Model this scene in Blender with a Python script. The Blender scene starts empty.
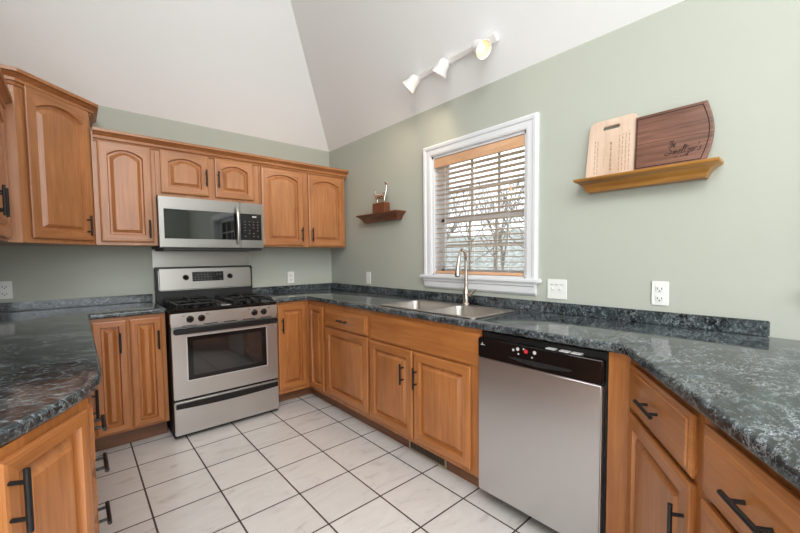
import bpy, bmesh, math, random
from mathutils import Vector, Matrix, Euler
PI = math.pi
S = bpy.context.scene
COL = S.collection

# ------------------------------------------------------------------ camera
F, YAW, PITCH, ROLL = 373.0946, 0.7229, -0.0515, -0.0100
CAM = Vector((-2.0955, -3.5870, 1.2687))
fw = Vector((math.sin(YAW) * math.cos(PITCH), math.cos(YAW) * math.cos(PITCH), math.sin(PITCH)))
rt = Vector((math.cos(YAW), -math.sin(YAW), 0)); up = rt.cross(fw)
r2 = rt * math.cos(ROLL) + up * math.sin(ROLL); u2 = -rt * math.sin(ROLL) + up * math.cos(ROLL)
cd = bpy.data.cameras.new('camera'); cam = bpy.data.objects.new('camera', cd); COL.objects.link(cam)
cd.sensor_width = 36; cd.lens = F / 800 * 36; cd.shift_x = -4.881 / 800; cd.shift_y = 9.589 / 800; cd.clip_start = 0.02
M = Matrix((r2, u2, -fw)).transposed().to_4x4(); M.translation = CAM; cam.matrix_world = M
S.camera = cam

# ------------------------------------------------------------------ world, daylight, added fill, exposure
S.view_settings.view_transform = 'Standard'; S.view_settings.look = 'None'
S.view_settings.gamma = 1; S.view_settings.use_curve_mapping = False
S.view_settings.exposure = 0.35
w = bpy.data.worlds.new('overcast_sky'); S.world = w; w.use_nodes = True
wn = w.node_tree.nodes; bg = wn['Background']
bg.inputs['Color'].default_value = (0.86, 0.93, 1.0, 1); bg.inputs['Strength'].default_value = 2.4

def area(name, loc, rot, sx, sy, power, col=(1, 1, 1), spread=PI):
    l = bpy.data.lights.new(name, 'AREA'); l.shape = 'RECTANGLE'; l.size = sx; l.size_y = sy
    l.energy = power; l.color = col; l.spread = spread
    o = bpy.data.objects.new(name, l); COL.objects.link(o); o.location = loc; o.rotation_euler = rot
    return o
# daylight by the rear patio doors and far left window, then two added fills
area('daylight_rear', (-2.9, -7.35, 1.5), (PI / 2, 0, 0), 4.2, 2.3, 52, (0.94, 0.98, 1.0))
area('fill_high_rear', (-2.9, -7.35, 3.3), (PI / 2, 0, 0), 4.4, 1.4, 80, (0.98, 0.98, 1.0))  # added fill for the ceiling slopes; the rear wall has no gable window
area('daylight_left', (-5.85, -5.2, 1.5), (PI / 2, 0, -PI / 2), 2.6, 2.2, 46, (0.94, 0.98, 1.0))
area('fill_overhead', (-3.2, -4.6, 4.05), (0, 0, 0), 2.6, 2.6, 125, (0.98, 0.99, 1.0))  # added overhead fill lamp; the ceiling has no skylight opening

# ------------------------------------------------------------------ materials
def srgb(r, g, b):
    f = lambda c: (c / 255 / 12.92) if c / 255 <= .04045 else ((c / 255 + .055) / 1.055) ** 2.4
    return (f(r), f(g), f(b), 1)
def mat(name, col=(.8, .8, .8, 1), rough=.5, metal=0., spec=.5, coat=0.):
    m = bpy.data.materials.new(name); m.use_nodes = True; b = m.node_tree.nodes['Principled BSDF']
    b.inputs['Base Color'].default_value = col; b.inputs['Roughness'].default_value = rough
    b.inputs['Metallic'].default_value = metal; b.inputs['Specular IOR Level'].default_value = spec
    b.inputs['Coat Weight'].default_value = coat; b.inputs['Coat Roughness'].default_value = .15
    return m
class NT:
    def __init__(s, m): s.t = m.node_tree; s.b = s.t.nodes['Principled BSDF']
    def n(s, kind, **kw):
        x = s.t.nodes.new(kind)
        for k, v in kw.items():
            if k in x.inputs: x.inputs[k].default_value = v
            else: setattr(x, k, v)
        return x
    def l(s, a, b): s.t.links.new(a, b)
    def ramp(s, src, stops):
        r = s.n('ShaderNodeValToRGB'); e = r.color_ramp.elements
        e[0].position, e[0].color = stops[0]; e[1].position, e[1].color = stops[-1]
        for p, c in stops[1:-1]:
            q = e.new(p); q.color = c
        s.l(src, r.inputs[0]); return r.outputs['Color']
    def coords(s, scale, rand=True, rot=(0, 0, 0)):
        tc = s.n('ShaderNodeTexCoord'); mp = s.n('ShaderNodeMapping')
        mp.inputs['Scale'].default_value = scale; mp.inputs['Rotation'].default_value = rot
        if rand:
            oi = s.n('ShaderNodeObjectInfo'); vm = s.n('ShaderNodeVectorMath', operation='SCALE'); vm.inputs[0].default_value = (37, 23, 11)
            s.l(oi.outputs['Random'], vm.inputs['Scale']); s.l(vm.outputs[0], mp.inputs['Location'])
        s.l(tc.outputs['Object'], mp.inputs['Vector']); return mp.outputs['Vector']
    def noise(s, vec, scale, detail=4, rough=.5, dist=0.):
        x = s.n('ShaderNodeTexNoise'); x.inputs['Scale'].default_value = scale; x.inputs['Detail'].default_value = detail
        x.inputs['Roughness'].default_value = rough; x.inputs['Distortion'].default_value = dist
        s.l(vec, x.inputs['Vector']); return x.outputs['Fac']
    def mix(s, fac, a, b, blend='MIX'):
        x = s.n('ShaderNodeMix', data_type='RGBA', blend_type=blend)
        for inp, v in ((x.inputs[0], fac), (x.inputs[6], a), (x.inputs[7], b)):
            if isinstance(v, bpy.types.NodeSocket): s.l(v, inp)
            else: inp.default_value = v
        return x.outputs[2]
    def bump(s, h, strength=.1, dist=.002):
        x = s.n('ShaderNodeBump'); x.inputs['Strength'].default_value = strength; x.inputs['Distance'].default_value = dist
        s.l(h, x.inputs['Height']); s.l(x.outputs['Normal'], s.b.inputs['Normal'])

def wood(name, light, dark, axis='z', rough=.33, contrast=1.):
    m = mat(name, light, rough, coat=.25); t = NT(m)
    sc = {'z': (26, 26, 1.3), 'x': (1.3, 26, 26), 'y': (26, 1.3, 26)}[axis]
    v = t.coords(sc); f = t.noise(v, 2.2, 6, .62, .6)
    c = t.ramp(f, [(.5 - .22 / contrast, dark), (.5 + .2 / contrast, light)])
    v2 = t.coords({'z': (2.5, 2.5, .9), 'x': (.9, 2.5, 2.5), 'y': (2.5, .9, 2.5)}[axis]); f2 = t.noise(v2, 2.5, 3, .5)
    c2 = t.ramp(f2, [(.3, (.72, .67, .62, 1)), (.68, (1, 1, 1, 1))])
    t.l(t.mix(1., c, c2, 'MULTIPLY'), t.b.inputs['Base Color']); t.bump(f, .04)
    return m
UL, UD = srgb(200, 138, 90), srgb(172, 112, 67)
BL, BD = srgb(192, 126, 70), srgb(162, 98, 49)
upper_v = wood('maple_upright', UL, UD); upper_h = wood('maple_level', UL, UD, 'x')
base_v = wood('honey_maple_upright', BL, BD); base_h = wood('honey_maple_level', BL, BD, 'x')
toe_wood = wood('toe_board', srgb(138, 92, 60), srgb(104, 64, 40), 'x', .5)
shelf_wood = wood('golden_oak', srgb(196, 140, 62), srgb(158, 104, 40), 'y')
cherry = wood('dark_cherry', srgb(134, 78, 50), srgb(96, 52, 32), 'y')
walnut = wood('walnut', srgb(146, 102, 84), srgb(96, 62, 50), 'x', .45, 1.2)
pale_maple = wood('pale_maple', srgb(232, 208, 188), srgb(222, 194, 172), 'z', .5)
blind_wood = wood('blind_wood', srgb(234, 190, 152), srgb(222, 170, 130), 'y', .4)
slat_wood = wood('slat_wood', srgb(240, 222, 206), srgb(228, 204, 184), 'y', .4)
engrave = mat('burnt_engraving', srgb(48, 26, 20), .8)
engrave_pale = mat('light_engraving', srgb(172, 136, 112), .8)
black = mat('black_handle', srgb(26, 24, 24), .38, .3)
black_gloss = mat('black_gloss', srgb(14, 14, 15), .12, 0, .5)
micro_glass = mat('dark_door_glass', srgb(12, 13, 14), .03, 0, 1.0)
black_matte = mat('black_matte', srgb(20, 20, 20), .5)
black_iron = mat('cast_iron', srgb(22, 22, 23), .42, .2)
plastic_white = mat('white_plastic', srgb(236, 236, 232), .35)
slot_dark = mat('dark_slot', srgb(60, 58, 56), .6)
white_paint = mat('white_trim_paint', srgb(226, 227, 229), .35)
lamp_white = mat('lamp_white', srgb(238, 234, 232), .35)
nickel = mat('brushed_nickel', srgb(196, 186, 176), .25, 1)
silver = mat('polished_silver', srgb(215, 212, 205), .18, 1)
bronze = mat('bronze_metal', srgb(168, 154, 128), .5, .3)
chrome_mark = mat('pale_print', srgb(190, 190, 188), .5)
key_grey = mat('key_grey', srgb(120, 120, 118), .5)
red_button = mat('red_button', srgb(200, 40, 60), .4)
def steel(name, col, axis, rough=.27):
    m = mat(name, col, rough, 1); t = NT(m)
    sc = {'x': (1.2, 90, 90), 'z': (90, 90, 1.2), 'y': (90, 1.2, 90)}[axis]
    f = t.noise(t.coords(sc), 6, 3, .6)
    mr = t.n('ShaderNodeMapRange'); t.l(f, mr.inputs[0]); mr.inputs[3].default_value = rough - .01; mr.inputs[4].default_value = rough + .05
    t.l(mr.outputs[0], t.b.inputs['Roughness']); t.bump(f, .003, .0003)
    return m
steel_x = steel('stainless_level', srgb(204, 202, 199), 'x'); steel_z = steel('stainless_upright', srgb(206, 206, 206), 'z', .3)
steel_dim_refl = steel('stainless_dim_reflection', srgb(152, 149, 145), 'x')  # stainless with a darker room reflection put into its colour
steel_sink = steel('stainless_sink', srgb(196, 190, 184), 'y', .32)
def glass_mat(name, tint=(.97, .98, .98, 1)):
    m = bpy.data.materials.new(name); m.use_nodes = True; t = m.node_tree; t.nodes.clear()
    o = t.nodes.new('ShaderNodeOutputMaterial'); a = t.nodes.new('ShaderNodeBsdfTransparent'); a.inputs[0].default_value = tint
    g = t.nodes.new('ShaderNodeBsdfGlossy'); g.inputs['Roughness'].default_value = .02; mx = t.nodes.new('ShaderNodeMixShader')
    fr = t.nodes.new('ShaderNodeFresnel'); fr.inputs[0].default_value = 1.45
    t.links.new(fr.outputs[0], mx.inputs[0]); t.links.new(a.outputs[0], mx.inputs[1]); t.links.new(g.outputs[0], mx.inputs[2]); t.links.new(mx.outputs[0], o.inputs[0])
    return m
pane = glass_mat('window_glass')
def wall_paint():
    m = mat('sage_wall_paint', srgb(181, 184, 173), .75, spec=.25); t = NT(m)
    t.bump(t.noise(t.coords((1, 1, 1), False), 220, 2), .05, .001); return m
wallm = wall_paint()
def ceil_paint():
    m = mat('ceiling_paint', srgb(248, 248, 249), .9, spec=.1); t = NT(m)
    t.bump(t.noise(t.coords((1, 1, 1), False), 160, 2), .05, .001); return m
ceilm = ceil_paint()
def granite():
    m = mat('dark_marbled_laminate', srgb(60, 66, 68), .09, spec=.6); t = NT(m)
    v = t.coords((1, 1, 1), False)
    n0 = t.noise(t.coords((1.0, 2.4, 2.0), False, (0, 0, .6)), 13, 13, .80, .3)
    base = t.ramp(n0, [(.42, srgb(8, 9, 13)), (.50, srgb(22, 26, 32)), (.56, srgb(52, 58, 64)), (.64, srgb(118, 126, 130))])
    n1 = t.noise(t.coords((1.0, 2.2, 1.6), False, (0, 0, .7)), 19, 11, .74, .4)
    a = t.n('ShaderNodeMath', operation='SUBTRACT'); t.l(n1, a.inputs[0]); a.inputs[1].default_value = .5
    b = t.n('ShaderNodeMath', operation='ABSOLUTE'); t.l(a.outputs[0], b.inputs[0])
    vein = t.ramp(b.outputs[0], [(.0, (.8, .8, .8, 1)), (.006, (.3, .3, .3, 1)), (.016, (0, 0, 0, 1))])
    msk = t.ramp(t.noise(v, 9, 3, .5), [(.46, (0, 0, 0, 1)), (.60, (1, 1, 1, 1))]); vein = t.mix(1., vein, msk, 'MULTIPLY')
    n2 = t.noise(t.coords((1, 1.8, 1.5), False, (0, 0, .7)), 46, 8, .8, .1); sp_ = t.ramp(n2, [(.535, (0, 0, 0, 1)), (.60, (.85, .85, .85, 1))])
    big = t.ramp(t.noise(t.coords((1, 2.6, 2.0), False, (0, 0, .7)), 3.2, 5, .6, .8), [(.40, (.05, .05, .05, 1)), (.62, (1, 1, 1, 1))])
    cl_ = t.mix(big, base, t.mix(.30, base, srgb(92, 104, 104)))
    sp_ = t.mix(1., sp_, t.ramp(t.noise(v, 7, 4, .6), [(.38, (.4, .4, .4, 1)), (.56, (1, 1, 1, 1))]), 'MULTIPLY')
    c = t.mix(sp_, cl_, srgb(138, 146, 150)); c = t.mix(vein, c, srgb(198, 204, 206))
    t.l(c, t.b.inputs['Base Color'])
    return m
granm = granite()
def tile_floor():
    m = mat('floor_tile', srgb(220, 216, 212), .28, spec=.4); t = NT(m)
    s, gx, gy, hw = .3095, -1.8598, -.8144, .0042
    tc = t.n('ShaderNodeTexCoord'); sx = t.n('ShaderNodeSeparateXYZ'); t.l(tc.outputs['Object'], sx.inputs[0])
    def line(out, off):
        a = t.n('ShaderNodeMath', operation='SUBTRACT'); t.l(out, a.inputs[0]); a.inputs[1].default_value = off - s / 2
        b = t.n('ShaderNodeMath', operation='FLOORED_MODULO'); t.l(a.outputs[0], b.inputs[0]); b.inputs[1].default_value = s
        c = t.n('ShaderNodeMath', operation='SUBTRACT'); t.l(b.outputs[0], c.inputs[0]); c.inputs[1].default_value = s / 2
        d = t.n('ShaderNodeMath', operation='ABSOLUTE'); t.l(c.outputs[0], d.inputs[0])
        e = t.n('ShaderNodeMath', operation='LESS_THAN'); t.l(d.outputs[0], e.inputs[0]); e.inputs[1].default_value = hw
        return e.outputs[0]
    g = t.n('ShaderNodeMath', operation='MAXIMUM'); t.l(line(sx.outputs[0], gx), g.inputs[0]); t.l(line(sx.outputs[1], gy), g.inputs[1])
    # one tone per tile
    def cell(out, off):
        a = t.n('ShaderNodeMath', operation='SUBTRACT'); t.l(out, a.inputs[0]); a.inputs[1].default_value = off
        b = t.n('ShaderNodeMath', operation='DIVIDE'); t.l(a.outputs[0], b.inputs[0]); b.inputs[1].default_value = s
        c = t.n('ShaderNodeMath', operation='FLOOR'); t.l(b.outputs[0], c.inputs[0]); return c.outputs[0]
    cx = t.n('ShaderNodeCombineXYZ'); t.l(cell(sx.outputs[0], gx), cx.inputs[0]); t.l(cell(sx.outputs[1], gy), cx.inputs[1])
    wn_ = t.n('ShaderNodeTexWhiteNoise'); t.l(cx.outputs[0], wn_.inputs['Vector'])
    sc = t.n('ShaderNodeVectorMath', operation='MULTIPLY_ADD'); t.l(wn_.outputs['Color'], sc.inputs[0]); sc.inputs[1].default_value = (9, 9, 9); t.l(tc.outputs['Object'], sc.inputs[2])
    mp = t.n('ShaderNodeMapping'); mp.inputs['Scale'].default_value = (1, 2.6, 1); mp.inputs['Rotation'].default_value = (0, 0, -.6); t.l(sc.outputs[0], mp.inputs[0])
    f = t.noise(mp.outputs[0], 5, 6, .6, 1.2)
    c = t.ramp(f, [(.30, srgb(196, 189, 185)), (.42, srgb(214, 209, 205)), (.7, srgb(221, 217, 213))])
    tone = t.ramp(wn_.outputs['Value'], [(0, (.93, .93, .93, 1)), (1, (1, 1, 1, 1))])
    c = t.mix(1., c, tone, 'MULTIPLY'); c = t.mix(g.outputs[0], c, srgb(74, 60, 54))
    t.l(c, t.b.inputs['Base Color'])
    r = t.n('ShaderNodeMapRange'); t.l(g.outputs[0], r.inputs[0]); r.inputs[3].default_value = .3; r.inputs[4].default_value = .8; t.l(r.outputs[0], t.b.inputs['Roughness'])
    iv = t.n('ShaderNodeMath', operation='SUBTRACT'); iv.inputs[0].default_value = 1; t.l(g.outputs[0], iv.inputs[1]); t.bump(iv.outputs[0], .5, .002)
    return m
tilem = tile_floor()
def emit(name, col, s):
    m = mat(name, col); b = m.node_tree.nodes['Principled BSDF']; b.inputs['Emission Color'].default_value = col; b.inputs['Emission Strength'].default_value = s; return m
bulb_m = emit('lit_bulb', (1, .88, .70, 1), 2.6)
bulb_soft = emit('lit_bulb_reflector', (1, .72, .42, 1), .12)

# ------------------------------------------------------------------ mesh helpers
def merge(bm, tb, mi=0):
    for f in tb.faces: f.material_index = mi
    me = bpy.data.meshes.new('t'); tb.to_mesh(me); tb.free(); bm.from_mesh(me); bpy.data.meshes.remove(me)
def box(bm, x0, x1, y0, y1, z0, z1, bev=0., mi=0, seg=2, rot=None, piv=None):
    tb = bmesh.new(); bmesh.ops.create_cube(tb, size=1)
    for v in tb.verts: v.co = Vector(((x0 + x1) / 2 + v.co.x * (x1 - x0), (y0 + y1) / 2 + v.co.y * (y1 - y0), (z0 + z1) / 2 + v.co.z * (z1 - z0)))
    if bev > 0: bmesh.ops.bevel(tb, geom=tb.edges[:], offset=bev, segments=seg, affect='EDGES', clamp_overlap=True)
    if rot is not None:
        p = Vector(piv) if piv is not None else Vector(((x0 + x1) / 2, (y0 + y1) / 2, (z0 + z1) / 2))
        for v in tb.verts: v.co = rot @ (v.co - p) + p
    merge(bm, tb, mi)
def tube(bm, pts, rad, n=12, mi=0, cap=True):
    pts = [Vector(p) for p in pts]; rads = rad if isinstance(rad, (list, tuple)) else [rad] * len(pts)
    rings = []; prev = None
    for i, p in enumerate(pts):
        d = (pts[min(i + 1, len(pts) - 1)] - pts[max(i - 1, 0)]).normalized()
        if prev is None:
            a = Vector((0, 0, 1)) if abs(d.z) < .9 else Vector((1, 0, 0)); x = a.cross(d).normalized()
        else: x = (prev - d * prev.dot(d)).normalized()
        prev = x; y = d.cross(x)
        rings.append([bm.verts.new(p + (x * math.cos(2 * PI * k / n) + y * math.sin(2 * PI * k / n)) * rads[i]) for k in range(n)])
    fs = []
    for a, b in zip(rings, rings[1:]):
        for k in range(n): fs.append(bm.faces.new((a[k], a[(k + 1) % n], b[(k + 1) % n], b[k])))
    if cap: fs.append(bm.faces.new(rings[0][::-1])); fs.append(bm.faces.new(rings[-1]))
    for f in fs: f.material_index = mi
def lathe(bm, o, ax, prof, n=24, mi=0):
    ax = ax.normalized(); a = Vector((0, 0, 1)) if abs(ax.z) < .9 else Vector((1, 0, 0)); x = a.cross(ax).normalized(); y = ax.cross(x); rings = []
    for h, r_ in prof: rings.append([bm.verts.new(o + ax * h + (x * math.cos(2 * PI * k / n) + y * math.sin(2 * PI * k / n)) * r_) for k in range(n)])
    for p, q in zip(rings, rings[1:]):
        for k in range(n): bm.faces.new((p[k], p[(k + 1) % n], q[(k + 1) % n], q[k])).material_index = mi
def prism(bm, poly, z0, z1, mi=0):
    a = [bm.verts.new((x, y, z0)) for x, y in poly]; b = [bm.verts.new((x, y, z1)) for x, y in poly]; n = len(poly)
    fs = [bm.faces.new(a[::-1]), bm.faces.new(b)] + [bm.faces.new((a[i], a[(i + 1) % n], b[(i + 1) % n], b[i])) for i in range(n)]
    for f in fs: f.material_index = mi
def sweep(bm, path, prof, side=1, mi=0):
    """path: xy points; prof: (out, z) closed section; mitred corners; out goes to side*left normal"""
    P = [Vector(p) for p in path]; rings = []
    for i, p in enumerate(P):
        nn = []
        if i > 0: d = (P[i] - P[i - 1]).normalized(); nn.append(Vector((-d.y, d.x)))
        if i < len(P) - 1: d = (P[i + 1] - P[i]).normalized(); nn.append(Vector((-d.y, d.x)))
        if len(nn) == 2: m = (nn[0] + nn[1]).normalized(); m = m / max(.2, m.dot(nn[0]))
        else: m = nn[0]
        rings.append([bm.verts.new((p.x + m.x * o * side, p.y + m.y * o * side, z)) for o, z in prof])
    n = len(prof); fs = []
    for a, b in zip(rings, rings[1:]):
        for k in range(n): fs.append(bm.faces.new((a[k], a[(k + 1) % n], b[(k + 1) % n], b[k])))
    fs.append(bm.faces.new(rings[0])); fs.append(bm.faces.new(rings[-1][::-1]))
    for f in fs: f.material_index = mi
def obj(name, bm, mats, parent=None, smooth=False, label=None):
    bmesh.ops.recalc_face_normals(bm, faces=bm.faces[:])
    me = bpy.data.meshes.new(name); bm.to_mesh(me); bm.free()
    for m in (mats if isinstance(mats, (list, tuple)) else [mats]): me.materials.append(m)
    if smooth:
        for p in me.polygons: p.use_smooth = True
        me.set_sharp_from_angle(angle=math.radians(smooth if smooth is not True else 35))
    o = bpy.data.objects.new(name, me); COL.objects.link(o); o.parent = parent
    if label: o['label'] = label
    return o
def tag(o, label, cat, group=None):
    o['label'] = label; o['category'] = cat
    if group: o['group'] = group
    return o
def thing(name, label, cat, loc=(0, 0, 0), rz=0., group=None):
    o = bpy.data.objects.new(name, None); COL.objects.link(o); o.location = loc; o.rotation_euler = (0, 0, rz); o.empty_display_size = .1
    return tag(o, label, cat, group)
def struct(name, bm, m, parent=None, smooth=False):
    o = obj(name, bm, m, parent, smooth)
    if parent is None: o['kind'] = 'structure'
    return o
def curve_slab(name, loops, z0, z1, bev, m, parent=None):
    """filled 2D outline with holes, extruded, rounded edges, as a mesh"""
    cu = bpy.data.curves.new('t', 'CURVE'); cu.dimensions = '2D'; cu.fill_mode = 'BOTH'
    for lp in loops:
        sp = cu.splines.new('POLY'); sp.points.add(len(lp) - 1); sp.use_cyclic_u = True
        for q, (x, y) in zip(sp.points, lp): q.co = (x, y, 0, 1)
    cu.extrude = (z1 - z0) / 2 - bev; cu.bevel_depth = bev; cu.bevel_resolution = 4; cu.offset = -bev
    t = bpy.data.objects.new('t', cu); COL.objects.link(t)
    me = bpy.data.meshes.new_from_object(t.evaluated_get(bpy.context.evaluated_depsgraph_get()))
    bpy.data.objects.remove(t); bpy.data.curves.remove(cu)
    for v in me.vertices: v.co.z += (z0 + z1) / 2
    bm = bmesh.new(); bm.from_mesh(me); bpy.data.meshes.remove(me)
    bmesh.ops.remove_doubles(bm, verts=bm.verts[:], dist=1e-5)
    for f in bm.faces: f.material_index = 0
    return obj(name, bm, m, parent, 30)
def rrect(x0, x1, y0, y1, r, n=5):
    out = []
    for cx, cy, a in ((x1 - r, y1 - r, 0), (x0 + r, y1 - r, PI / 2), (x0 + r, y0 + r, PI), (x1 - r, y0 + r, 3 * PI / 2)):
        for k in range(n + 1):
            t = a + PI / 2 * k / n; out.append((cx + r * math.cos(t), cy + r * math.sin(t)))
    return out

# ------------------------------------------------------------------ the room
WL = -2.69; H = 2.404; SL = 1.135; RISE = 1.75; RUN = RISE / SL; YR = -7.5; XL = -6.0; YJ = -3.05
W1 = (-1.540, -2.352, 1.125, 2.035)        # sink window opening: y far, y near, z low, z high
W2 = (-3.64, -5.32, 1.125, 2.035)
bm = bmesh.new(); box(bm, XL, .15, YR, .15, -.1, 0); struct('floor', bm, tilem)
bm = bmesh.new(); box(bm, XL, .15, 0, .15, 0, H + .05); struct('wall_back', bm, wallm)
bm = bmesh.new()
def wall_x(bm, x0, x1, ya, yb, z1, holes):
    """wall slab between x0 and x1 running from ya down to yb, with window holes"""
    y = ya
    for (h0, h1, zl, zh) in holes:
        box(bm, x0, x1, h0, y, 0, z1); box(bm, x0, x1, h1, h0, 0, zl); box(bm, x0, x1, h1, h0, zh, z1); y = h1
    box(bm, x0, x1, yb, y, 0, z1)
wall_x(bm, 0, .15, .0, YR, H + .05, [W1, W2]); struct('wall_right', bm, wallm)
bm = bmesh.new(); box(bm, WL - .12, WL, YJ, 0, 0, H + RISE); struct('wall_left', bm, wallm)
bm = bmesh.new(); box(bm, XL, WL - .12, YJ, YJ + .12, 0, H + RISE); struct('wall_left_return', bm, wallm)
bm = bmesh.new()
wall_x(bm, XL - .15, XL, YJ + .12, YR, H + RISE, [(-4.1, -6.3, .9, 2.4)]); struct('wall_far_left', bm, wallm)
bm = bmesh.new()
box(bm, XL, -5.0, YR - .15, YR, 0, H + RISE); box(bm, -.8, .15, YR - .15, YR, 0, H + RISE); box(bm, -5.0, -.8, YR - .15, YR, 2.4, H + RISE)
struct('wall_rear', bm, wallm)
# vaulted ceiling: a slope over the back wall, a slope over the right wall meeting in a hip, and the flat above
bm = bmesh.new(); t = .08; e = .0
v = lambda *c: bm.verts.new(c)
def slab(pts):
    a = [bm.verts.new(p) for p in pts]; b = [bm.verts.new((p[0], p[1], p[2] + t)) for p in pts]; n = len(pts)
    bm.faces.new(a); bm.faces.new(b[::-1])
    for i in range(n): bm.faces.new((a[i], b[i], b[(i + 1) % n], a[(i + 1) % n]))
Z1 = H + RISE
slab([(0, 0, H), (-RUN, -RUN, Z1), (XL, -RUN, Z1), (XL, 0, H)])
slab([(0, 0, H), (0, YR, H), (-RUN, YR, Z1), (-RUN, -RUN, Z1)])
slab([(-RUN, -RUN, Z1), (-RUN, YR, Z1), (XL, YR, Z1), (XL, -RUN, Z1)])
struct('ceiling', bm, ceilm)

# ------------------------------------------------------------------ windows
def window(name, W, glassx=.085):
    y0, y1, zl, zh = W
    bm = bmesh.new()
    for a, b in ((y0 - .0, y0 - .018), (y1 + .018, y1)): box(bm, .0, .15, b, a, zl, zh)      # jambs
    box(bm, 0, .15, y1, y0, zh - .018, zh); box(bm, 0.0, .15, y1, y0, zl, zl + .012)
    root = struct(name, bm, white_paint)
    # casing: mitred moulding round the opening
    bm = bmesh.new(); c = .078
    prof = [(0, .0), (.0, -.014), (.012, -.018), (.045, -.018), (.05, -.024), (.068, -.026), (.078, -.020), (.078, 0)]
    loop = [(y0 + .0, zl), (y0 + .0, zh), (y1, zh), (y1, zl)]; rings = []
    dirs = [(1, 0), (1, 1), (-1, 1), (-1, 0)]
    for (yy, zz), (dy, dz) in zip(loop, dirs): rings.append([bm.verts.new((px, yy + dy * o, zz + dz * o)) for o, px in prof])
    for a, b in zip(rings, rings[1:]):
        for k in range(len(prof) - 1): bm.faces.new((a[k], a[k + 1], b[k + 1], b[k]))
    for r in (rings[0], rings[-1]): bm.faces.new(r)
    obj('casing', bm, white_paint, root)
    bm = bmesh.new()
    box(bm, -.05, .06, y1 - .100, y0 + .100, zl - .022, zl + .003, .006)                      # stool
    obj('window_sill', bm, white_paint, root)
    bm = bmesh.new()
    prof = [(0, zl - .022), (.034, zl - .022), (.034, zl - .040), (.026, zl - .048), (.022, zl - .085), (.012, zl - .098), (0, zl - .100)]
    sweep(bm, [(0, y0 + .07), (0, y1 - .07)], prof, -1); obj('apron', bm, white_paint, root)
    # two sashes with muntins
    zm = (zl + zh) / 2 - .03; ya, yb = y0 - .018, y1 + .018
    for (z0, z1, x0) in ((zm - .02, zh - .018, glassx + .03), (zl + .012, zm + .02, glassx)):
        bm = bmesh.new(); s = .036; x1 = x0 + .028
        box(bm, x0, x1, ya - s, ya, z0, z1, .003); box(bm, x0, x1, yb, yb + s, z0, z1, .003)
        box(bm, x0, x1, yb, ya, z0, z0 + s, .003); box(bm, x0, x1, yb, ya, z1 - s, z1, .003)
        sash = obj('sash', bm, white_paint, root)
        bm = bmesh.new(); ncol = 3 if y0 - y1 < 1 else 5
        for k in range(1, ncol):
            yy = ya - s + (yb - ya + 2 * s) * k / ncol; box(bm, x0 + .008, x1 - .006, yy - .007, yy + .007, z0 + s, z1 - s)
        zz = (z0 + z1) / 2; box(bm, x0 + .0085, x1 - .0065, yb + s, ya - s, zz - .007, zz + .007)
        obj('muntin_grid', bm, mat('muntin_paint', srgb(205, 200, 192), .5) if 'muntin_paint' not in bpy.data.materials else bpy.data.materials['muntin_paint'], sash)
        bm = bmesh.new(); box(bm, x0 + .012, x0 + .016, yb + s, ya - s, z0 + s, z1 - s); obj('window_pane', bm, pane, sash)
    return root
window('window_1', W1); window('window_2', W2)
# rear glazed doors (behind the viewer): frame bars and glass
bm = bmesh.new()
for x in (-5.0, -3.6, -2.2, -.88): box(bm, x, x + .08, YR - .1, YR - .02, 0, 2.4)
box(bm, -5.0, -.8, YR - .1, YR - .02, 2.3, 2.4); box(bm, -5.0, -.8, YR - .1, YR - .02, 0, .12)
r = struct('door_1', bm, white_paint)
bm = bmesh.new(); box(bm, -4.95, -.85, YR - .06, YR - .055, .1, 2.32); obj('glass_panel', bm, pane, r)
bm = bmesh.new()
for y in (-4.18, -5.24, -6.3): box(bm, XL - .1, XL - .03, y, y + .08, .9, 2.4)
box(bm, XL - .1, XL - .03, -6.3, -4.1, .9, .98); box(bm, XL - .1, XL - .03, -6.3, -4.1, 2.32, 2.4)
r = struct('window_3', bm, white_paint)
bm = bmesh.new(); box(bm, XL - .06, XL - .055, -6.25, -4.15, .95, 2.35); obj('window_pane', bm, pane, r)

# ------------------------------------------------------------------ cabinet builders (front faces local -y, x to the right, z up)
def door_mesh(w, h, arch=0., stile=.055, bevelw=.028, x0=0., z0=0., th=.02, flat=False):
    """raised-panel door, front at y=-th; material 0 upright grain, 1 level grain"""
    bm = bmesh.new(); K = 14
    def ring(ins, y, a):
        """a: how far the arch drops at its shoulders"""
        L, R, B, T = x0 + ins, x0 + w - ins, z0 + ins, z0 + h - ins
        pts = [(L, B), (R, B)]
        for k in range(K + 1):
            u = k / K; xx = R + (L - R) * u; s = abs(2 * u - 1)
            pts.append((xx, T - a * s * s if a else T))
        return [bm.verts.new((x, y, z)) for x, z in pts]
    if flat: spec = [(.006, 0, 0), (.005, -.005, 0), (0, -.007, 0), (0, -th + .006, 0), (.008, -th + .001, 0), (.018, -th + .001, 0), (.020, -th - .003 + .001, 0), (.024, -th - .003, 0)]
    else: spec = [(.006, 0, 0), (.005, -.005, 0), (0, -.007, 0), (0, -th + .005, 0), (.003, -th + .002, 0), (.010, -th, 0), (stile - .006, -th, arch), (stile - .003, -th + .006, arch), (stile, -th + .018, arch), (stile + .010, -th + .018, arch), (stile + bevelw, -th + .003, arch), (stile + bevelw + .002, -th + .0015, arch)]
    rings = [ring(i, y, a) for i, y, a in spec]; n = len(rings[0])
    for ri, (a, b) in enumerate(zip(rings, rings[1:])):
        for k in range(n):
            f = bm.faces.new((a[k], a[(k + 1) % n], b[(k + 1) % n], b[k]))
            if not flat and ri <= 7 and k != 1 and k != n - 1: f.material_index = 1
            if flat: f.material_index = 1
    bm.faces.new(rings[0][::-1]); f = bm.faces.new(rings[-1])
    if flat: f.material_index = 1
    return bm
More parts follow.
